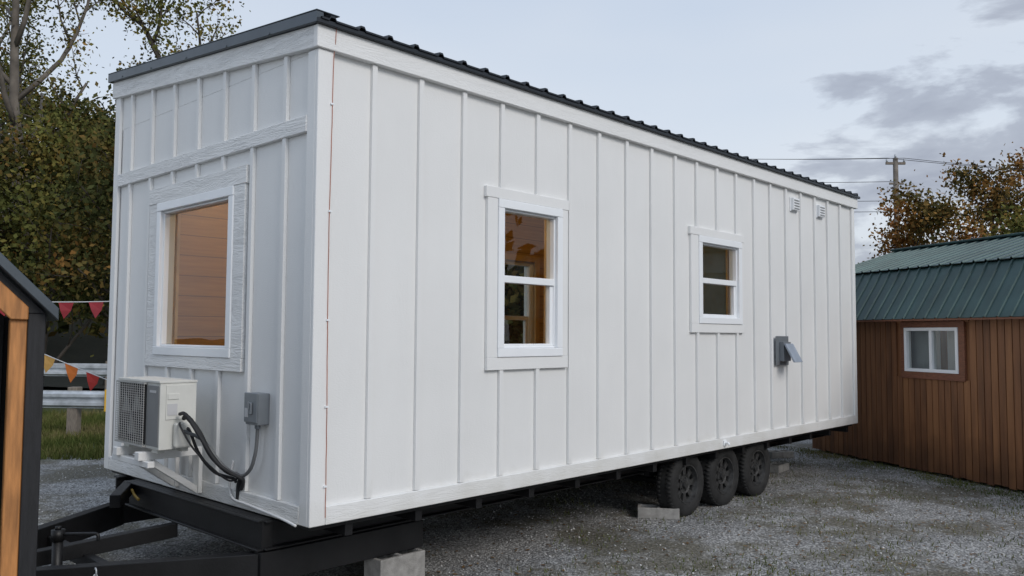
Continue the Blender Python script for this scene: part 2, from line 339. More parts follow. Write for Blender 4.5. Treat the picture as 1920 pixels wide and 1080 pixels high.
# chassis
b=B()
def ibeam(x0,x1,y,z0,z1,w=.1):
    b.box(x0,x1,y-w/2,y+w/2,z1-.015,z1); b.box(x0,x1,y-w/2,y+w/2,z0,z0+.015); b.box(x0,x1,y-.01,y+.01,z0+.0151,z1-.0151)
ibeam(-.09,L-.1,.42,.355,.545); ibeam(-.09,L-.1,WD-.42,.355,.545)
b.box(-.10,-.02,.40,2.5,.35,.55); b.box(-.135,-.1005,.40,2.5,.35,.365); b.box(-.135,-.1005,.40,2.5,.535,.55)
b.box(.02,L-.03,.03,WD-.03,.52,.558)
for i in range(15): b.box(.3+.6*i,.36+.6*i,.05,WD-.05,.44,.519)
b.beam((1.25,.42,.245),(-.12,.42,.245),.09,.20); b.beam((-.05,.42,.235),(-1.72,1.50,.20),.09,.20)
b.beam((1.25,WD-.42,.245),(-.12,WD-.42,.245),.09,.20); b.beam((-.05,WD-.42,.235),(-1.72,1.72,.20),.09,.20)
b.beam((-.75,.95,.20),(-.75,2.28,.20),.06,.09); b.beam((-1.7,1.6,.19),(-2.2,1.6,.19),.12,.12)
b.beam((-.1,2.5,.50),(-.35,2.15,.46),.08,.1)
b.beam((-.12,1.6,.30),(-1.5,1.6,.25),.08,.10)
ch=mk(b,'trailer_frame',M_black,.004)
for s in (4.62,5.39,6.17):
    b=B(); b.tube([(s,.25,.22),(s,WD-.25,.22)],.035,10); b.beam((s-.3,.42,.33),(s+.3,.42,.33),.06,.05); b.make('axle',M_black,ch)
b=B(); jx,jy=-1.02,1.33
b.tube([(jx,jy,GZ+.02),(jx,jy,.42)],.033,12); b.tube([(jx,jy,.42),(jx,jy,.49)],.042,12); b.box(jx-.1,jx+.1,jy-.1,jy+.1,GZ,GZ+.02)
b.tube(smoothpts([(jx,jy,.46),(jx+.12,jy-.16,.47),(jx+.16,jy-.22,.47),(jx+.165,jy-.225,.43)],5),.011,8)
b.tube([(jx,jy,.49),(jx,jy,.51)],.02,8); mk(b,'trailer_jack',M_black,0,True)
b=B(); cx,cy=-.93,.93
for i in range(9):
    z=.28-.038*i; ax=(1,0) if i%2 else (0,1)
    pts=[(cx+ax[0]*.014*math.cos(t),cy+ax[1]*.014*math.cos(t),z+.026*math.sin(t)) for t in [2*math.pi*k/10 for k in range(11)]]
    b.tube(pts,.005,6)
mk(b,'safety_chain',M_galv,0,True)
# wheels
def wheel_fn(x,z,d): return (x,-d,z)
def make_wheel():
    w=empty('wheel',(0,0,0),0,house)
    b=B(); R=.335; wd=.105
    prof=[(.20,wd*.80),(.215,wd*.93),(.25,wd*1.0),(.29,wd*.98),(.315,wd*.88),(.328,wd*.72),(R-.002,wd*.5),(R,wd*.2),(R,-wd*.2),(R-.002,-wd*.5),(.328,-wd*.72),(.315,-wd*.88),(.29,-wd*.98),(.25,-wd),(.215,-wd*.93),(.20,-wd*.8)]
    b.revolve(prof,48,wheel_fn,closed=True)
    for k in range(48):
        t=2*math.pi*k/48; c,s_=math.cos(t),math.sin(t)
        for side in (-1,1):
            p=[(c*r-s_*q,s_*r+c*q,d) for r,q,d in [(R-.004,-.012,side*.03),(R-.004,.012,side*.03),(R-.012,.012,side*.085),(R-.012,-.012,side*.085)]]
            p2=[(x*1.022,z*1.022,d) for x,z,d in p]
            b.add([wheel_fn(*q) for q in p+p2],[(0,1,2,3),(7,6,5,4),(0,4,5,1),(1,5,6,2),(2,6,7,3),(3,7,4,0)])
    b.make('tyre',M_rubber,w,0,True)
    b=B()
    b.revolve([(.205,.082),(.205,.094),(.192,.094),(.185,.07),(.175,.045)],40,wheel_fn)
    b.revolve([(.175,.045),(.178,-.08),(.205,-.085)],40,wheel_fn)
    b.revolve([(.0,.075),(.04,.075),(.045,.05),(.085,.046),(.10,.056)],32,wheel_fn)
    for k in range(8):
        t=2*math.pi*k/8; c,s_=math.cos(t),math.sin(t)
        pl=[(.09,-.022),(.18,-.034),(.18,.034),(.09,.022)]
        pts=[(c*r-s_*q,s_*r+c*q) for r,q in pl]
        b.prism(pts,wheel_fn,.034,.052)
    for k in range(5):
        t=2*math.pi*k/5; b.revolve([(0,.062),(.009,.062),(.01,.045)],6,lambda x,z,d,t=t:wheel_fn(x+.065*math.cos(t),z+.065*math.sin(t),d))
    b.make('rim',M_rim,w,0)
    b=B(); b.revolve([(0,-.03),(.176,-.03)],24,wheel_fn); b.make('brake_drum',M_hole,w)
    return w
W0=make_wheel(); W0.location=(4.62,.20,.225-GZ)
kids=list(W0.children)
for i,(s,t,rot) in enumerate([(5.39,.20,0),(6.17,.20,0),(4.62,WD-.2,math.pi),(5.39,WD-.2,math.pi),(6.17,WD-.2,math.pi)]):
    e=W0.copy(); S.collection.objects.link(e); e.location=(s,t,.225-GZ); e.rotation_euler=(0,0.5*i,rot)
    for k_ in kids:
        c=k_.copy(); S.collection.objects.link(c); c.parent=e
# air conditioner
acp=empty('air_conditioner',(0,0,-GZ),0,house)
b=B(); s0,s1,t0,t1,z0,z1=-.45,-.19,1.18,1.88,.955,1.425
b.box(s0,s1,t0,t1,z0,z1-.012); b.box(s0-.008,s1+.004,t0-.006,t1+.006,z1-.0118,z1+.004)
b.box(s0+.02,s0+.07,t0+.06,t0+.16,z0-.03,z0-.0005); b.box(s0+.02,s0+.07,t1-.16,t1-.06,z0-.03,z0-.0005); b.box(s1-.07,s1-.02,t0+.06,t0+.16,z0-.03,z0-.0005)
b.box(s0+.05,s0+.13,t0-.012,t0-.0065,1.30,1.34); b.box(s0+.04,s1-.02,t0-.006,t0-.0003,1.16,1.40)
b.make('cabinet',M_ac,acp,.01)
b=B(); b.box(-.36,-.24,t0-.055,t0-.0065,.965,1.14); b.make('valve_cover',M_ac,acp,.015)
b=B(); b.box(-.40,-.33,t0-.0085,t0-.0066,1.19,1.27); b.make('rating_plate',M_brass,acp)
b=B(); b.box(s0-.006,s0-.0005,t0+.012,t0+.20,z0+.02,z1-.03); b.make('front_panel',M_acd,acp,.004)
b=B(); b.box(s0-.0085,s0-.0065,t0+.05,t0+.15,1.345,1.362); b.make('name_badge',M_brass,acp)
b=B(); b.box(s0-.004,s0-.0004,t0+.215,t1-.015,z0+.02,z1-.03); b.make('fan_opening_shade',M_hole,acp)  # flat dark sheet on the cabinet; recess shade put into the colour
b=B(); gy0,gy1,gz0,gz1=t0+.21,t1-.01,z0+.015,z1-.025
n=26
for k in range(n+1):
    z=gz0+(gz1-gz0)*k/n; b.box(s0-.022,s0-.018,gy0,gy1,z-.002,z+.002)
for k in range(14):
    y=gy0+(gy1-gy0)*k/13; b.box(s0-.026,s0-.0222,y-.002,y+.002,gz0,gz1)
for (p,q,u,v) in ((gy0-.004,gy1+.004,gz1,gz1+.01),(gy0-.004,gy1+.004,gz0-.01,gz0)): b.box(s0-.026,s0-.0005,p,q,u,v)
b.make('grille',M_grille,acp)
b=B()
for k in range(3):
    a=k*2*math.pi/3
    b.prism([(0,0),(.17*math.cos(a),.17*math.sin(a)),(.17*math.cos(a+.9),.17*math.sin(a+.9))],lambda x,z,d:(s0-.006-d,1.63+x,1.19+z),0,.003)
b.make('fan',M_acd,acp)
b=B()
for t in (1.42,1.80):
    b.box(-.50,-.032,t-.035,t+.035,.865,.925); b.box(-.062,-.031,t-.045,t+.045,.585,.864)
    b.beam((-.40,t,.85),(-.045,t,.60),.045,.05,up=(0,1,0))
b.box(-.47,-.42,1.30,1.93,.8205,.8645); mk(b,'bracket',M_trimV,.004)
b=B()
def hp(*P): return smoothpts(P,8)
b.tube(hp((-.30,1.13,1.17),(-.31,1.05,1.18),(-.26,.98,1.08),(-.20,.93,.93),(-.12,.86,.82),(-.05,.80,.775),(-.035,.84,.70),(-.025,.86,.60)),.017,8)
b.tube(hp((-.33,1.13,1.20),(-.34,1.01,1.20),(-.29,.89,1.05),(-.22,.82,.90),(-.14,.78,.82),(-.06,.74,.765),(-.035,.80,.69)),.013,8)
b.tube(hp((-.27,1.14,1.10),(-.27,1.09,1.07),(-.22,1.05,.92),(-.15,.96,.80),(-.07,.85,.76),(-.035,.88,.73)),.011,8)
b.tube(hp((-.33,1.13,1.14),(-.36,1.05,1.12),(-.30,.99,.98),(-.20,.90,.84),(-.10,.84,.75),(-.04,.78,.79)),.007,6)
mk(b,'insulated_pipe',M_cable,0,True)
b=B(); b.tube(hp((-.045,.585,1.145),(-.045,.59,1.05),(-.05,.60,.95),(-.055,.655,.84),(-.07,.76,.79),(-.14,.88,.86),(-.22,1.0,1.02),(-.30,1.13,1.08)),.0125,8)
mk(b,'conduit',simple('grey_conduit',(0.12,0.125,0.13),0.5),0,True)
b=B(); b.tube(hp((-.03,.93,.87),(-.04,.95,.76),(-.042,.945,.66),(-.042,.88,.61),(-.042,.70,.60),(-.042,.30,.575),(-.042,.10,.553)),.009,8); mk(b,'white_cable',M_wcable,0,True)
b=B(); b.box(-.09,-.001,.51,.67,1.15,1.36); b.box(-.10,-.0905,.505,.675,1.165,1.365); b.box(-.115,-.1005,.56,.60,1.22,1.30); b.box(-.125,-.1155,.575,.585,1.25,1.31)
b.tube([(-.045,.585,1.15),(-.045,.585,1.12)],.02,10); mk(b,'disconnect_box',M_box,.005)
b=B(); b.box(-.1025,-.1002,.615,.66,1.20,1.26); mk(b,'warning_label',M_brass)
b=B(); b.tube(hp((-.15,2.33,.50),(-.17,2.22,.47),(-.19,2.1,.46)),.011,8); mk(b,'yellow_connector',simple('dull_yellow_plastic',(.30,.19,.03),.6),0,True)
for s,t,pw in ((1.5,1.5,34),(5.2,1.7,5)):
    b=B(); b.revolve([(0,0),(.09,0),(.10,-.03),(.06,-.05),(0,-.055)],20,lambda x,y,d:(s+x,t+y,3.58+.095*t*.8+d)); lm=mk(b,'ceiling_lamp',simple('lamp_diffuser',(0.9,0.8,0.6),0.4))
    ld=bpy.data.lights.new('lamp_bulb','POINT'); ld.energy=pw; ld.color=(1,.70,.32); ld.shadow_soft_size=.12
    lo=bpy.data.objects.new('lamp_bulb',ld); lo.parent=lm; lo.location=(s,t,3.42); link(lo)
# ---------------------------------------------------------------- blocks
def cmu(name,loc,rz_,dims,label):
    lx,ly,lz=dims; e=B(); wt=.03
    wall_holes(e,lambda a,c,d:(a,c,d),-lx/2,lx/2,-ly/2,ly/2,[(-lx/2+wt,-wt/2,-ly/2+wt,ly/2-wt),(wt/2,lx/2-wt,-ly/2+wt,ly/2-wt)],0,lz)
    o=e.make(name,M_concrete,None,.006,False,loc); o.rotation_euler=(0,0,rz_); tag(o,label,'concrete block','concrete blocks on the gravel'); return o
cmu('concrete_block',(1.52,8.62,GZ),-.15,(.42,.20,.11),'grey concrete block lying flat on gravel beside the wheels')
hm=Matrix.Rotation(math.pi/2-A_,4,'Z'); C0=Vector((-1.2518,5.24,0))
def hw(s,t,z=0):
    v=hm@Vector((s,t,0))+C0; return (v.x,v.y,z)
cmu('concrete_block',hw(1.0,.40,GZ),math.pi/2-A_,(.42,.20,.24),'grey concrete block propping up the black trailer frame')
cmu('concrete_block',(4.15,12.9,GZ),.3,(.40,.20,.10),'concrete block lying in weeds behind the wheels')
cmu('concrete_block',(3.7,11.6,GZ),.9,(.40,.20,.10),'concrete block lying in weeds behind the wheels')
# ---------------------------------------------------------------- green-roofed cabin
def boards_mat(name,c0,c1,c2):
    m,nt,b=newmat(name); ge=N(nt,'ShaderNodeNewGeometry')
    n=noise(nt,obj_coords(nt,(14,14,1.2)),1,6)
    a=N(nt,'ShaderNodeMath',operation='MULTIPLY_ADD'); a.inputs[1].default_value=.35; nt.links.new(ge.outputs['Random Per Island'],a.inputs[0])
    a2=N(nt,'ShaderNodeMath',operation='MULTIPLY_ADD'); a2.inputs[1].default_value=.9; a2.inputs[2].default_value=-.1; nt.links.new(n,a2.inputs[0]); nt.links.new(a2.outputs[0],a.inputs[2])
    r=ramp(nt,[(.2,c0),(.5,c1),(.85,c2)]); nt.links.new(a.outputs[0],r.inputs['Fac'])
    tc=N(nt,'ShaderNodeTexCoord'); sp=N(nt,'ShaderNodeSeparateXYZ'); nt.links.new(tc.outputs['Object'],sp.inputs[0])
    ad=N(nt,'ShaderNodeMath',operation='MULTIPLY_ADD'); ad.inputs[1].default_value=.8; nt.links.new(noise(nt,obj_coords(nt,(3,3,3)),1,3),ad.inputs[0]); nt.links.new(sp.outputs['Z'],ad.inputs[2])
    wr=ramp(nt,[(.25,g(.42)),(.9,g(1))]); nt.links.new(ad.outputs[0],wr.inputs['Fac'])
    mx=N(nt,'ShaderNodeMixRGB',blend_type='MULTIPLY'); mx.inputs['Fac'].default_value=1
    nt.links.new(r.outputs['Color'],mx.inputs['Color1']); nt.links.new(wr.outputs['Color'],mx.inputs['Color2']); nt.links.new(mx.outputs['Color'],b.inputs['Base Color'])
    b.inputs['Roughness'].default_value=.6; return m
M_boards=boards_mat('stained_brown_boards',(0.11,0.046,0.020),(0.21,0.088,0.036),(0.31,0.14,0.056))
M_redtrim=simple('red_brown_trim',(0.19,0.075,0.04),0.6,var=0.25,scale=(3,3,12))
M_green=simple('green_metal_roofing',(0.034,0.070,0.068),0.40,0.3,var=0.25,nscale=2.5)
shed=empty('wooden_cabin',(4.96,13.68,GZ),math.atan2(-.953,.303)); tag(shed,'brown plank cabin with green metal gambrel roof and one white window','cabin')
SO=(0,0,-GZ); SL=7.0; SWD=3.8
hol=(2.05,2.98,1.29,1.90)
def Sf(a,z,d): return (a,-d,z)
b=B(); wall_holes(b,Sf,0,SL,0.0,2.1,[hol],-.08,-.022); b.box(SL-.08,SL-.001,.081,SWD-.081,0,2.1); b.box(0.001,.08,.081,SWD-.081,0,2.1); b.box(0,SL,SWD-.08,SWD,0,2.1)
gp=[(0.05,2.1),(.35,2.70),(1.9,3.18),(3.45,2.70),(3.75,2.1)]
b.prism(gp,lambda a,z,d:(d,a,z),0.001,.08); b.prism(gp,lambda a,z,d:(d,a,z),SL-.08,SL-.001)
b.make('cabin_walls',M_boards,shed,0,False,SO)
b=B(); x=0.0; random.seed(3)
while x<SL-.01:
    w=.105; d=random.uniform(0,.005); x1=min(x+w-.012,SL)
    lo=random.uniform(-.012,.012)-.06
    if x1<hol[0]-.07 or x>hol[1]+.09: b.rect(Sf,x,x1,lo,2.08,-.0215,d)
    else: b.rect(Sf,x,x1,lo,hol[2]-.08,-.0215,d); b.rect(Sf,x,x1,hol[3]+.07,2.08,-.0215,d)
    x+=w
y=.0
while y<SWD-.01:
    b.box(-.02,-.0005,y,y+.093,-.06,2.08); y+=.105
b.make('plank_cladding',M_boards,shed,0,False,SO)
a0,a1,z0,z1=hol
b=B()
b.rect(Sf,a0-.07,a1+.10,z1+.002,z1+.085,-.02,.022); b.rect(Sf,a0-.07,a1+.10,z0-.095,z0-.002,-.02,.024); b.rect(Sf,a0-.07,a0-.002,z0-.0018,z1+.0018,-.02,.02); b.rect(Sf,a1+.002,a1+.10,z0-.0018,z1+.0018,-.02,.02)
b.make('window_trim',M_redtrim,shed,.003,False,SO)
b=B(); fw=.045
b.rect(Sf,a0,a1,z1-fw,z1,-.06,.03); b.rect(Sf,a0,a1,z0,z0+fw,-.06,.03); b.rect(Sf,a0,a0+fw,z0+fw,z1-fw,-.06,.029); b.rect(Sf,a1-fw,a1,z0+fw,z1-fw,-.06,.029); b.rect(Sf,(a0+a1)/2-.025,(a0+a1)/2+.025,z0+fw,z1-fw,-.06,.02)
wn=b.make('window',M_vinyl,shed,.003,False,SO)
b=B(); b.add([Sf(a0+.02,z0+.02,-.02),Sf(a1-.02,z0+.02,-.02),Sf(a1-.02,z1-.02,-.02),Sf(a0+.02,z1-.02,-.02)],[(0,1,2,3)]); b.make('glass',glass('cabin_glass',base=.16,k=1.2),wn)
b=B(); b.rect(Sf,a0-.05,(a0+a1)/2,z0-.05,z1+.05,-.16,-.155); b.rect(Sf,(a0+a1)/2+.12,a1+.05,z0-.05,z1+.05,-.16,-.155); b.make('curtain',simple('grey_curtain',(0.36,0.40,0.44),0.9,scale=(30,1,1)),wn)
def ribsheet(p0,p1,x0,x1,sp,h,off):
    y0,z0=p0;y1,z1=p1; dy,dz=y1-y0,z1-z0; l=math.hypot(dy,dz); ny,nz=-dz/l,dy/l
    if nz<0: ny,nz=-ny,-nz
    pr=[];x=x0
    while x<x1-.01:
        pr+=[(x,0),(x+sp*.42,0),(x+sp*.46,h),(x+sp*.58,h),(x+sp*.62,0)]; x+=sp
    pr.append((x1,0)); n=len(pr)
    vs=[(p,y0+ny*(q+off),z0+nz*(q+off)) for p,q in pr]+[(p,y1+ny*(q+off),z1+nz*(q+off)) for p,q in pr]
    vs+=[(p,y0+ny*(q+off-.01),z0+nz*(q+off-.01)) for p,q in pr]+[(p,y1+ny*(q+off-.01),z1+nz*(q+off-.01)) for p,q in pr]
    b.add(vs,[(i,i+1,i+1+n,i+n) for i in range(n-1)]+[(i+2*n,i+3*n,i+1+3*n,i+1+2*n) for i in range(n-1)]+[(i,i+2*n,i+1+2*n,i+1) for i in range(n-1)]+[(i+n,i+n+1,i+1+3*n,i+3*n) for i in range(n-1)])
b=B(); ribsheet((-.20,2.02),(.30,2.75),-.15,SL+.1,.19,.018,.0); ribsheet((.27,2.765),(1.9,3.26),-.15,SL+.1,.19,.018,.01)
ribsheet((SWD+.2,2.02),(SWD-.3,2.75),-.15,SL+.1,.19,.018,.0); ribsheet((SWD-.27,2.765),(1.9,3.26),-.15,SL+.1,.19,.018,.01)
sr=b.make('roof',M_green,shed,0,False,SO,recalc=False)
b=B(); b.box(-.16,SL+.1,1.78,2.02,3.262,3.30); b.make('ridge_cap',M_green,sr,.01)
b=B(); b.box(-.1,SL,-.19,-.165,1.99,2.035); b.make('eave_board',M_redtrim,sr)
# ---------------------------------------------------------------- black-clad little shed
fs_e=empty('garden_shed',(-2.255,4.0,GZ),math.atan2(.6,.8)); tag(fs_e,'small black-clad gable shed with orange timber trim and dark metal roof','shed')
M_cedar=simple('orange_cedar',(0.44,0.19,0.06),0.55,var=0.35,nscale=3,scale=(14,14,1.5),bump=.15,bscale=30)
M_blackclad=simple('black_stained_wood',(0.012,0.012,0.014),0.6,var=.4,scale=(10,10,1),bump=.2,bscale=30)
FW=1.3; ZE=1.85; JB=.075
FO=(0,0,-GZ)
b=B(); b.box(-JB,0,.0,1.1,GZ,ZE); b.box(-FW,-FW+JB,0,1.1,GZ,ZE)
b.prism([(-JB-.001,GZ),(-JB-.001,ZE),(-FW/2,ZE+FW/2-.1),(-FW+JB+.001,ZE),(-FW+JB+.001,GZ)],lambda a,z,d:(a,d,z),1.02,1.1)
b.prism([(-.0,ZE+.001),(-FW/2,ZE+FW/2),(-FW/2,ZE+FW/2-.12),(-JB,ZE+.001)],lambda a,z,d:(a,d,z),0,.04); b.prism([(-FW,ZE+.001),(-FW/2,ZE+FW/2),(-FW/2,ZE+FW/2-.12),(-FW+JB,ZE+.001)],lambda a,z,d:(a,d,z),0,.04)
b.make('shed_walls',M_blackclad,fs_e,.003,False,FO)
b=B(); J1=JB+.0005; J2=JB+.072
b.box(-J2,-J1,.012,.08,GZ,ZE-.03); b.box(-FW+J1,-FW+J2,.012,.08,GZ,ZE-.03)
b.prism([(-J1,ZE-.03),(-J1,ZE+.03),(-FW/2,ZE+.03+FW/2-J1),(-FW/2,ZE-.08+FW/2-J1),(-J2,ZE-.029)],lambda a,z,d:(a,d,z),-.012,.02)
b.prism([(-FW+J1,ZE-.03),(-FW+J1,ZE+.03),(-FW/2,ZE+.03+FW/2-J1),(-FW/2,ZE-.08+FW/2-J1),(-FW+J2,ZE-.029)],lambda a,z,d:(a,d,z),-.012,.02)
b.make('timber_trim',M_cedar,fs_e,.004,False,FO)
b=B()
for sg in (1,-1):
    f=lambda a,z,d,sg=sg:((a if sg==1 else -FW-a),d,z)
    b.prism([(.045,ZE-.035),(.045,ZE+.025),(-FW/2,ZE+.03+FW/2+.055),(-FW/2,ZE-.03+FW/2+.05)],f,-.07,1.2)
b.make('roof',M_rake,fs_e,.004,False,FO)
# ---------------------------------------------------------------- ground
def ground_mat():
    m,nt,b=newmat('gravel_and_dirt')
    tc=N(nt,'ShaderNodeTexCoord'); V=tc.outputs['Object']
    vo=N(nt,'ShaderNodeTexVoronoi'); vo.inputs['Scale'].default_value=54; nt.links.new(V,vo.inputs['Vector'])
    bw=N(nt,'ShaderNodeRGBToBW'); nt.links.new(vo.outputs['Color'],bw.inputs[0])
    gr=ramp(nt,[(0.15,(0.20,0.195,0.19)),(0.5,(0.40,0.395,0.385)),(0.85,(0.66,0.655,0.64))]); nt.links.new(bw.outputs[0],gr.inputs['Fac'])
    edge=ramp(nt,[(0.0,g(1)),(0.6,g(.8)),(1.0,g(.38))])
    vd=N(nt,'ShaderNodeMath',operation='MULTIPLY'); vd.inputs[1].default_value=1.3; nt.links.new(vo.outputs['Distance'],vd.inputs[0]); nt.links.new(vd.outputs[0],edge.inputs['Fac'])
    m1=N(nt,'ShaderNodeMixRGB',blend_type='MULTIPLY'); m1.inputs['Fac'].default_value=1; nt.links.new(gr.outputs['Color'],m1.inputs['Color1']); nt.links.new(edge.outputs['Color'],m1.inputs['Color2'])
    rb=ramp(nt,[(.3,g(.72)),(.7,g(1.1))]); nt.links.new(noise(nt,V,1.7,5),rb.inputs['Fac'])
    m1b=N(nt,'ShaderNodeMixRGB',blend_type='MULTIPLY'); m1b.inputs['Fac'].default_value=1; nt.links.new(m1.outputs['Color'],m1b.inputs['Color1']); nt.links.new(rb.outputs['Color'],m1b.inputs['Color2'])
    pm=ramp(nt,[(0.47,g(0)),(0.56,g(1))]); nt.links.new(noise(nt,V,.75,9,0,.72),pm.inputs['Fac'])
    n2=noise(nt,V,30,5)
    dc=ramp(nt,[(0.3,(0.035,0.032,0.02)),(0.52,(0.10,0.088,0.055)),(0.72,(0.25,0.225,0.18))]); nt.links.new(n2,dc.inputs['Fac'])
    pf=N(nt,'ShaderNodeMath',operation='MULTIPLY'); pf.inputs[1].default_value=.82; nt.links.new(pm.outputs['Color'],pf.inputs[0])
    m2=N(nt,'ShaderNodeMixRGB'); nt.links.new(pf.outputs[0],m2.inputs['Fac']); nt.links.new(m1b.outputs['Color'],m2.inputs['Color1']); nt.links.new(dc.outputs['Color'],m2.inputs['Color2'])
    sp=N(nt,'ShaderNodeSeparateXYZ'); nt.links.new(V,sp.inputs[0])
    ax=N(nt,'ShaderNodeMath',operation='MULTIPLY_ADD'); ax.inputs[1].default_value=-.35; nt.links.new(sp.outputs['X'],ax.inputs[0]); nt.links.new(sp.outputs['Y'],ax.inputs[2])
    an=N(nt,'ShaderNodeMath',operation='MULTIPLY_ADD'); an.inputs[1].default_value=2.0; nt.links.new(noise(nt,V,.8,4),an.inputs[0]); nt.links.new(ax.outputs[0],an.inputs[2])
    gm=N(nt,'ShaderNodeMapRange'); gm.inputs['From Min'].default_value=15.3; gm.inputs['From Max'].default_value=16.4; nt.links.new(an.outputs[0],gm.inputs['Value'])
    gc=ramp(nt,[(0.3,(0.03,0.045,0.015)),(0.55,(0.07,0.085,0.03)),(0.75,(0.13,0.12,0.06))]); nt.links.new(n2,gc.inputs['Fac'])
    m3=N(nt,'ShaderNodeMixRGB'); nt.links.new(gm.outputs[0],m3.inputs['Fac']); nt.links.new(m2.outputs['Color'],m3.inputs['Color1']); nt.links.new(gc.outputs['Color'],m3.inputs['Color2'])
    nt.links.new(m3.outputs['Color'],b.inputs['Base Color']); b.inputs['Roughness'].default_value=.9
    hsum=N(nt,'ShaderNodeMath',operation='MULTIPLY_ADD'); hsum.inputs[1].default_value=-1.0; nt.links.new(vo.outputs['Distance'],hsum.inputs[0]); nt.links.new(n2,hsum.inputs[2])
    bp=N(nt,'ShaderNodeBump'); bp.inputs['Strength'].default_value=.7; bp.inputs['Distance'].default_value=.02; nt.links.new(hsum.outputs[0],bp.inputs['Height']); nt.links.new(bp.outputs['Normal'],b.inputs['Normal'])
    return m
M_ground=ground_mat()
b=B(); b.add([(-300,-60,GZ),(300,-60,GZ),(300,400,GZ),(-300,400,GZ)],[(0,1,2,3)]); gnd=b.make('ground',M_ground,None,recalc=False); gnd['kind']='structure'
def npmesh(name,V,F,mat):
    me=bpy.data.meshes.new(name); me.vertices.add(len(V)); me.vertices.foreach_set('co',np.asarray(V,dtype=np.float32).ravel())
    k=F.shape[1]; me.loops.add(F.size); me.loops.foreach_set('vertex_index',F.astype(np.int32).ravel())
    me.polygons.add(len(F)); me.polygons.foreach_set('loop_start',np.arange(0,F.size,k,dtype=np.int32)); me.polygons.foreach_set('loop_total',np.full(len(F),k,dtype=np.int32))
    me.materials.append(mat); me.update(calc_edges=True); me.validate()
    o=bpy.data.objects.new(name,me); link(o); return o
def leaves(C,size,rng,aspect=.6,flat=0.0):
    n=len(C); a=rng.normal(size=(n,3)); a/=np.linalg.norm(a,axis=1)[:,None]
    c=rng.normal(size=(n,3)); c[:,2]+=flat*3; bb=np.cross(a,c); bb/=np.linalg.norm(bb,axis=1)[:,None]+1e-9
    s=(size*rng.uniform(.55,1.35,size=n))[:,None]
    V=np.stack([C-a*s*.5,C+bb*s*aspect*.5,C+a*s*.5,C-bb*s*aspect*.5],axis=1).reshape(-1,3)
    F=np.arange(4*n).reshape(n,4); return V,F
rng=np.random.default_rng(11)
n=17000
X=rng.uniform(-6,8.5,n); Y=3.6+10.5*rng.power(1.2,n)
sz=rng.uniform(.005,.013,n)
base=np.array([(1,0,0),(-1,0,0),(0,1,0),(0,-1,0),(0,0,.7),(0,0,-.7)])
jit=base[None]+rng.normal(scale=.28,size=(n,6,3)); an=rng.uniform(0,6.28,n); c,s_=np.cos(an),np.sin(an)
jx=jit[...,0]*c[:,None]-jit[...,1]*s_[:,None]; jy=jit[...,0]*s_[:,None]+jit[...,1]*c[:,None]
V=np.stack([X[:,None]+jx*sz[:,None],Y[:,None]+jy*sz[:,None],GZ+.003+jit[...,2]*sz[:,None]],axis=2).reshape(-1,3)
tf=np.array([(0,2,4),(2,1,4),(1,3,4),(3,0,4),(2,0,5),(1,2,5),(3,1,5),(0,3,5)])
F=(np.arange(n)[:,None,None]*6+tf[None]).reshape(-1,3)
M_stone,nt,bb_=newmat('loose_gravel'); ge=N(nt,'ShaderNodeNewGeometry'); r=ramp(nt,[(0,(0.15,0.145,0.14)),(.6,(.34,.335,.325)),(1,(.62,.61,.60))]); nt.links.new(ge.outputs['Random Per Island'],r.inputs['Fac']); nt.links.new(r.outputs['Color'],bb_.inputs['Base Color']); bb_.inputs['Roughness'].default_value=.85
o=npmesh('gravel',V,F,M_stone); o['kind']='stuff'
n=3600; C=np.stack([rng.uniform(-1,9,n),rng.uniform(5,14,n),np.full(n,GZ+.012)],1)
V,F=leaves(C,.042,rng,.6,1.0); V[:,2]=GZ+.004+np.abs(V[:,2]-GZ-.012)*.4+.003; o=npmesh('leaf_litter',V,F,M_litter); o['kind']='stuff'
def grass(name,C,h,rng,w=.008):
    n=len(C); an=rng.uniform(0,6.28,n); hh=h*rng.uniform(.4,1.3,n); d=np.stack([np.cos(an),np.sin(an),np.zeros(n)],1)*w
    lean=rng.normal(scale=.35,size=(n,3))*hh[:,None]; lean[:,2]=0
    V=np.stack([C-d,C+d,C+lean+np.stack([np.zeros(n),np.zeros(n),hh],1)],1).reshape(-1,3); F=np.arange(3*n).reshape(n,3)
    o=npmesh(name,V,F,M_grass); o['kind']='stuff'; return o
n=18000; Y=rng.uniform(12.2,19,n); X=-Y*rng.uniform(.38,.66,n); C=np.stack([X,Y,np.full(n,GZ)],1); grass('grass',C,.13,rng,.012)
cl=[]
for k in range(230):
    cx=rng.uniform(.3,7.5); cy=rng.uniform(6.2,13.5); m_=rng.integers(10,40); cl.append(np.stack([cx+rng.normal(scale=.15,size=m_),cy+rng.normal(scale=.15,size=m_),np.full(m_,GZ)],1))
for k in range(80):
    t=rng.uniform(-1,4.6); q=rng.uniform(.05,.35); cx=4.96+.303*t-.953*q; cy=13.68-.953*t-.303*q; m_=rng.integers(15,45); cl.append(np.stack([cx+rng.normal(scale=.1,size=m_),cy+rng.normal(scale=.1,size=m_),np.full(m_,GZ)],1))
grass('weeds',np.concatenate(cl),.042,rng,.005)
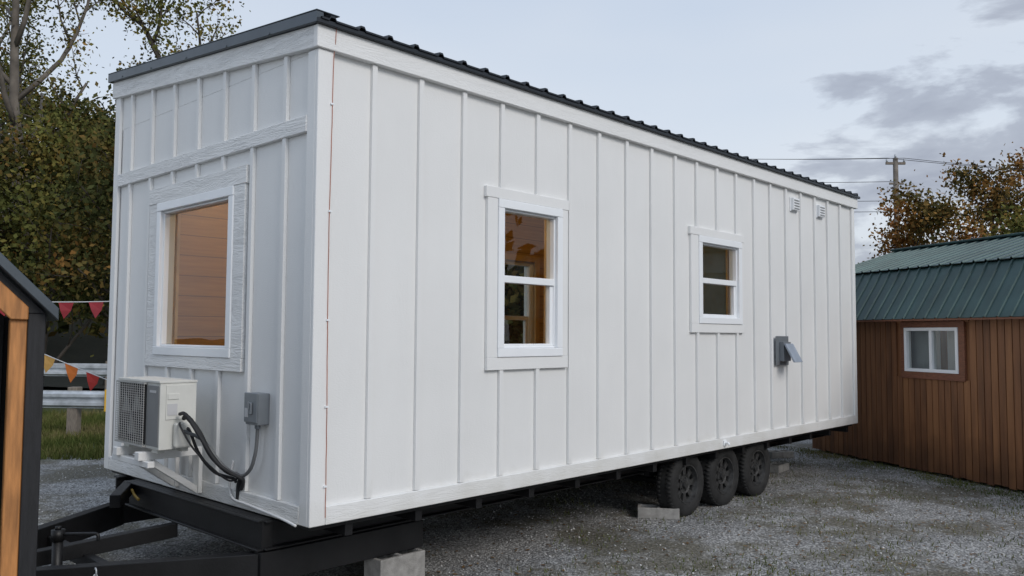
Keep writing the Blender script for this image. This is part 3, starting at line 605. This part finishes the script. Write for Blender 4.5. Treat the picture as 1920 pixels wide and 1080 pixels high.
# ---------------------------------------------------------------- trees
def make_tree(pos,H,seed,leafmat_,bark,base=.3,spread=.42,nleaf=9000,leaf=.12,label='',cat='tree',lean=0,group=None,sub=(11,5,4),r0=None,clump=.35,thin=1.0):
    rg=np.random.default_rng(seed); rr=random.Random(seed); tb=B(); tips=[]
    r0=r0 or H*.016
    def grow(p,d,l,r,lev,ns):
        pts=[p.copy()]
        for i in range(ns):
            d=(d+Vector((rr.gauss(0,.16),rr.gauss(0,.16),rr.gauss(0,.10)+(.10 if lev>0 else .02)))).normalized(); p=p+d*(l/ns); pts.append(p.copy())
            if lev>=2: tips.append((p.copy(),lev))
        tb.tube(pts,r,7 if lev==0 else (5 if lev==1 else 3),0,r*(.35 if lev else .15)); return pts,d
    def side(pts,lev,l,r,cnt,f0):
        for k in range(cnt):
            f=f0+(1-f0)*(k+rr.random())/cnt; x=f*(len(pts)-1); i=min(int(x),len(pts)-2); p=pts[i].lerp(pts[i+1],x-i); d=(pts[i+1]-pts[i]).normalized()
            az=rr.uniform(0,6.283) if lev>1 else k*2.4+rr.uniform(-.5,.5); o=Vector((math.cos(az),math.sin(az),0)); o=(o-d*o.dot(d)).normalized()
            an=rr.uniform(.6,1.1) if lev==1 else rr.uniform(.5,1.0)
            nd=d*math.cos(an)+o*math.sin(an)
            ll=l*rr.uniform(.65,1.15)*(1.0-.55*f if lev==1 else 1-.3*f)
            q,_=grow(p,nd,ll,r*(1-.55*f),lev,5 if lev==1 else 3)
            if lev<3: side(q,lev+1,ll*.5,r*.42,sub[lev],.25)
    pts,_=grow(Vector((0,0,0)),Vector((lean,0,1)).normalized(),H*.93,r0,0,9)
    side(pts,1,H*spread,r0*.5,sub[0],base)
    e=empty('tree',pos); tag(e,label,cat,group)
    tb.make('trunk',bark,e,0,True)
    T=np.array([t[0][:] for t in tips]); keep=rg.random(len(T))<thin; T=T[keep]
    C=T[rg.integers(0,len(T),nleaf)]+rg.normal(scale=clump,size=(nleaf,3))*np.array([1,1,.75])
    V,F=leaves(C,leaf,rg,.65); o=npmesh('crown',V,F,leafmat_); o.parent=e; return e
LB='tall sparse autumn tree with olive leaves on the grassy bank'
LD='leafy green and brown tree on the wooded bank'
G1='trees on the wooded bank'
make_tree((-14.6,24,GZ),16.5,1,M_leafA,M_bark2,.35,.40,8000,.12,LB,group=G1,thin=.6,clump=.26)
make_tree((-11.6,25.5,GZ),14.6,2,M_leafA,M_bark,.30,.38,10500,.12,LB,group=G1,thin=.6,clump=.28)
make_tree((-17.8,27,GZ),15.5,9,M_leafA,M_bark2,.3,.4,7000,.13,LB,group=G1,thin=.5,clump=.3)
for i,(x,y,h) in enumerate([(-9.8,21.5,7.2),(-11.9,20.5,7.4),(-14.2,22.5,7.9),(-13.2,27,8.8),(-16.8,21.5,8.2),(-11.2,29,8.6)]):
    make_tree((x,y,GZ),h,20+i,[M_leafB,M_leafA,M_leafB,M_leafB][i%4],M_bark,.08,.42,9000,.14,LD,group=G1,sub=(13,5,4),clump=.36,thin=.6)
for i,(x,y,h) in enumerate([(-1.0,18.5,5.0),(1.3,19,4.6),(.2,21,5.2)]):  # low trees added to darken the view through the rear window
    make_tree((x,y,GZ),h,40+i,M_leafB,M_bark,.03,.5,9000,.26,'leafy tree added behind the white tiny house to darken its rear window',group=G1,clump=.42)
LR='broad autumn tree with rusty and green leaves behind the cabin'; G2='trees behind the green-roofed cabin'
for i,(x,y,h,mt,th,nl) in enumerate([(21.0,37,9.4,M_leafC,.8,10500),(18.9,36.5,8.2,M_leafC,.75,9000),(24.0,38,10.2,M_leafC,.8,9500),(15.8,43,6.4,M_leafA,.8,7000),(17.2,34,5.6,M_leafC,.8,8000),(22.5,33,7.4,M_leafA,.8,9500),(19.6,32,5.9,M_leafA,.85,8000)]):
    make_tree((x,y,GZ),h,60+i,mt,M_bark,.12,.46,nl,.18,LR,group=G2,thin=th,clump=.40)
def hillz(x,y): return 17*np.exp(-(((x+42)/24)**2+((y-62)/22)**2))
gx=np.linspace(-110,20,60); gy=np.linspace(26,120,50); XX,YY=np.meshgrid(gx,gy); ZZ=hillz(XX,YY)+GZ-.15
V=np.stack([XX,YY,ZZ],2).reshape(-1,3); idx=np.arange(3000).reshape(50,60); F=np.stack([idx[:-1,:-1],idx[:-1,1:],idx[1:,1:],idx[1:,:-1]],2).reshape(-1,4)
hl=npmesh('hill',V,F,simple('hill_soil',(0.03,0.03,0.018),.95)); hl['kind']='structure'
n=42000; cx=rng.uniform(-60,-8,240); cy=rng.uniform(31,66,240); ch_=rng.uniform(2.5,6,240)
k=rng.integers(0,240,n); X=cx[k]+rng.normal(scale=1.5,size=n); Y=cy[k]+rng.normal(scale=1.5,size=n); Z=hillz(X,Y)+ch_[k]*rng.uniform(.15,1,n)**.7
V,F=leaves(np.stack([X,Y,Z],1),.48,rng,.7); o=npmesh('distant_wood',V,F,M_leafB); o['kind']='stuff'
n=18000; cx=rng.uniform(10,50,130); cy=rng.uniform(46,60,130); ch_=rng.uniform(3,5.6,130); k=rng.integers(0,130,n)
V,F=leaves(np.stack([cx[k]+rng.normal(scale=1.3,size=n),cy[k]+rng.normal(scale=1.3,size=n),ch_[k]*rng.uniform(.05,1,n)**.7],1),.44,rng,.7); o=npmesh('distant_wood',V,F,M_leafC); o['kind']='stuff'
n=9000; cx=rng.uniform(17,22,40); cy=rng.uniform(-6,16,40); ch_=rng.uniform(3,7.5,40); k=rng.integers(0,40,n)
V,F=leaves(np.stack([cx[k]+rng.normal(scale=1.1,size=n),cy[k]+rng.normal(scale=1.1,size=n),ch_[k]*rng.uniform(.02,1,n)**.7],1),.5,rng,.7); o=npmesh('distant_wood',V,F,M_leafB); o['kind']='stuff'
# ---------------------------------------------------------------- utility poles and wires
P=(17.8,38.0)
pe=empty('utility_pole',(P[0],P[1],GZ)); tag(pe,'tall weathered wooden utility pole with short crossarm behind the cabin','utility pole')
b=B(); b.tube([(0,0,0),(0,0,10.2)],.15,12,0,.11); b.make('pole',M_bark2,pe,0,True)
b=B(); b.beam((-.45,0,9.95),(.45,0,9.95),.09,.11); b.make('crossarm',M_post,pe)
b=B(); b.beam((-.3,.0,9.0),(.35,0,9.0),.08,.09); b.make('crossarm',M_post,pe)
for x,z in ((-.4,10.0),(.4,10.0),(0,10.2),(.3,9.05)):
    b=B(); b.tube([(x,0,z),(x,0,z+.16)],.05,8); b.make('insulator',M_galv,pe,0,True)
b=B(); b.tube([(.22,0,7.9),(.22,0,8.5)],.09,8); b.make('junction_can',M_galv,pe,0,True)
pe2=empty('utility_pole',(3.0,46.0,GZ)); tag(pe2,'wooden utility pole standing behind the white house','utility pole')
b=B(); b.tube([(0,0,0),(0,0,10.6)],.15,12,0,.11); b.make('pole',M_bark2,pe2,0,True)
b=B(); b.beam((-.6,0,10.3),(.6,0,10.3),.09,.11); b.make('crossarm',M_post,pe2)
def wire(p0,p1,sag,r=.013):
    p0=Vector(p0);p1=Vector(p1); pts=[p0.lerp(p1,i/16)-Vector((0,0,sag*4*(i/16)*(1-i/16))) for i in range(17)]
    b=B(); b.tube(pts,r,5); o=b.make('power_line',M_wire,None); tag(o,'thin dark overhead power line strung between utility poles','power line','overhead power lines')
for dx,z0,z1 in ((-.4,10.1,12.1),(.4,10.1,12.1),(0,9.0,10.8),(0.1,8.1,9.8),(.15,7.6,9.2)):
    wire((P[0]+dx,P[1],z0),(3+dx,46,z1),.2)
for dx,z0,z1 in ((-.4,10.1,8.0),(.4,10.1,8.0),(0.1,8.1,6.6)): wire((P[0]+dx,P[1],z0),(40,30,z1),.6)
for z0,z1 in ((10.5,8.1),(9.4,6.9),(8.4,5.0)): wire((3,46,z0),(-24,20,z1),.5,.012)
# ---------------------------------------------------------------- guard rails, bunting
def guardrail(p0,p1,zt,label,n=5,endcap=False):
    e=empty('guardrail',(p0[0],p0[1],GZ)); tag(e,label,'guardrail','roadside guardrails')
    d=Vector((p1[0]-p0[0],p1[1]-p0[1],0)); ln=d.length; d.normalize(); nn=Vector((d.y,-d.x,0))
    if nn.y>0: nn=-nn
    pr=[(0,0),(.02,.0),(.06,.05),(.11,.05),(.15,.0),(.17,.0),(.21,.05),(.26,.05),(.30,0),(.31,0)]
    b=B(); vs=[]
    for q in (0,ln):
        for z,o in pr: vs.append(d*q+nn*(o+.10)+Vector((0,0,zt-GZ-z)))
        for z,o in pr: vs.append(d*q+nn*(o+.094)+Vector((0,0,zt-GZ-z)))
    m_=len(pr); fs=[(i,i+1,i+1+2*m_,i+2*m_) for i in range(m_-1)]+[(i+m_,i+3*m_,i+1+3*m_,i+1+m_) for i in range(m_-1)]
    b.add(vs,fs); b.make('rail',M_galv,e,0,False,recalc=False)
    for k in range(n):
        q=d*(ln*(k+.5)/n); b=B(); b.box(q.x-.09,q.x+.09,q.y-.09,q.y+.09,0,zt-GZ+.06); b.make('post',M_post,e,.01)
    if endcap:
        q=d*ln+nn*.16; b=B(); b.box(q.x-.10,q.x+.10,q.y-.03,q.y+.02,zt-GZ-.36,zt-GZ+.03); b.make('end_marker',M_yellow,e,.01)
guardrail((-10.2,15.2),(-7.12,14.95),.72,'galvanised steel guardrail with wooden posts and a yellow end marker',n=2,endcap=True)
guardrail((-20,21),(-5,19.6),1.02,'long galvanised guardrail on wooden posts along the road',n=8)
def bunting(p0,p1,sag,flags,label):
    p0=Vector(p0);p1=Vector(p1); e=empty('bunting',p0); tag(e,label,'bunting','strings of pennant bunting')
    pt=lambda t:(p1-p0)*t-Vector((0,0,sag*4*t*(1-t)))
    b=B(); b.tube([pt(i/20) for i in range(21)],.006,5); b.make('string',M_wcable,e)
    for t,c in flags:
        q=pt(t); d=(p1-p0).normalized(); b=B(); k=random.uniform(-.04,.04)
        tip=q+Vector((k,random.uniform(-.05,.05),-.21)); b.add([q-d*.085,q+d*.085,(q+tip)/2+Vector((.03,.02,0))+d*.03,tip,(q+tip)/2-d*.045+Vector((0,-.015,0))],[(0,1,2,4),(4,2,3)])
        b.make('flag',simple('pennant_fabric',c,.7,var=.12),e,recalc=False)
RED=(0.30,0.02,0.03); OR=(0.65,0.17,0.02); YE=(0.62,0.36,0.10); R2=(.5,.04,.03)
bunting((-6.4,9.9,2.14),(-4.4,10.6,2.2),.03,[(.13,RED),(.29,RED),(.443,RED),(.60,RED),(.76,OR)],'white string of dark red pennant flags above the gravel yard')
bunting((-6.6,10.0,1.91),(-4.4,10.4,.93),.03,[(.18,RED),(.30,YE),(.417,YE),(.535,OR),(.646,R2),(.76,YE)],'string of yellow orange and red pennant flags above the yard')
# ---------------------------------------------------------------- world, sun, camera
w=bpy.data.worlds.new('World'); S.world=w; w.use_nodes=True; nt=w.node_tree; nt.nodes.clear()
out=N(nt,'ShaderNodeOutputWorld'); mixs=N(nt,'ShaderNodeMixShader'); b1=N(nt,'ShaderNodeBackground'); b2=N(nt,'ShaderNodeBackground')
sky=N(nt,'ShaderNodeTexSky',sky_type='NISHITA'); sky.sun_disc=False
sd=Vector((.56,-.62,.60)).normalized(); sky.sun_elevation=math.asin(sd.z); sky.sun_rotation=math.atan2(sd.x,sd.y)
nt.links.new(sky.outputs[0],b1.inputs[0]); b1.inputs[1].default_value=.08
tc=N(nt,'ShaderNodeTexCoord'); sp=N(nt,'ShaderNodeSeparateXYZ'); nt.links.new(tc.outputs['Generated'],sp.inputs[0])
base=ramp(nt,[(0.0,(0.70,0.74,0.80)),(0.10,(0.72,0.78,0.86)),(0.22,(0.70,0.79,0.91)),(0.5,(0.54,0.65,0.83)),(1.0,(0.46,0.58,0.78))]); nt.links.new(sp.outputs['Z'],base.inputs['Fac'])
mp=N(nt,'ShaderNodeMapping'); mp.inputs['Scale'].default_value=(1.5,1.5,4.6); nt.links.new(tc.outputs['Generated'],mp.inputs['Vector'])
cn=noise(nt,mp.outputs[0],3.6,8,.2,.56)
dt=N(nt,'ShaderNodeVectorMath',operation='DOT_PRODUCT'); dt.inputs[1].default_value=Vector((.51,.84,.185)).normalized(); nt.links.new(tc.outputs['Generated'],dt.inputs[0])
mr=N(nt,'ShaderNodeMapRange'); mr.inputs['From Min'].default_value=.955; mr.inputs['From Max'].default_value=.998; mr.inputs['To Min'].default_value=-.15; mr.inputs['To Max'].default_value=.15; nt.links.new(dt.outputs['Value'],mr.inputs['Value'])
mz=N(nt,'ShaderNodeMapRange'); mz.inputs['From Min'].default_value=.25; mz.inputs['From Max'].default_value=.33; mz.inputs['To Min'].default_value=0; mz.inputs['To Max'].default_value=-.18; nt.links.new(sp.outputs['Z'],mz.inputs['Value'])
ad=N(nt,'ShaderNodeMath',operation='ADD'); nt.links.new(cn,ad.inputs[0]); nt.links.new(mr.outputs[0],ad.inputs[1])
ad2=N(nt,'ShaderNodeMath',operation='ADD'); nt.links.new(ad.outputs[0],ad2.inputs[0]); nt.links.new(mz.outputs[0],ad2.inputs[1])
cm=ramp(nt,[(0.51,g(0)),(0.585,g(.7)),(.72,g(1))]); nt.links.new(ad2.outputs[0],cm.inputs['Fac'])
cf=N(nt,'ShaderNodeMath',operation='MULTIPLY'); cf.inputs[1].default_value=.88; nt.links.new(cm.outputs['Color'],cf.inputs[0])
hz_=ramp(nt,[(.35,g(0)),(.75,g(.5))]); nt.links.new(noise(nt,mp.outputs[0],1.1,3),hz_.inputs['Fac'])
mh=N(nt,'ShaderNodeMixRGB'); mh.inputs['Color2'].default_value=(.86,.89,.93,1); nt.links.new(hz_.outputs['Color'],mh.inputs['Fac']); nt.links.new(base.outputs['Color'],mh.inputs['Color1'])
mc=N(nt,'ShaderNodeMixRGB'); mc.inputs['Color2'].default_value=(.34,.37,.46,1); nt.links.new(cf.outputs[0],mc.inputs['Fac']); nt.links.new(mh.outputs['Color'],mc.inputs['Color1'])
nt.links.new(mc.outputs['Color'],b2.inputs[0]); b2.inputs[1].default_value=1.0
mixs.inputs[0].default_value=.88; nt.links.new(b1.outputs[0],mixs.inputs[1]); nt.links.new(b2.outputs[0],mixs.inputs[2]); nt.links.new(mixs.outputs[0],out.inputs[0])
sl=bpy.data.lights.new('sun','SUN'); sl.energy=1.5; sl.angle=math.radians(24); sl.color=(1,.95,.89); so=bpy.data.objects.new('sun',sl); link(so); so.rotation_euler=sd.to_track_quat('Z','Y').to_euler(); so.location=(5,-10,20)
cd=bpy.data.cameras.new('camera'); cam=bpy.data.objects.new('camera',cd); link(cam); S.camera=cam
cd.sensor_width=36; cd.lens=1548.1/1920*36; cd.clip_end=1000; cd.clip_start=.05
cam.matrix_world=Matrix.Translation((0,0,1.76))@Matrix.Rotation(math.pi/2+.0572,4,'X')@Matrix.Rotation(.0061,4,'Z')
S.view_settings.view_transform='Standard'; S.view_settings.look='None'; S.view_settings.exposure=0
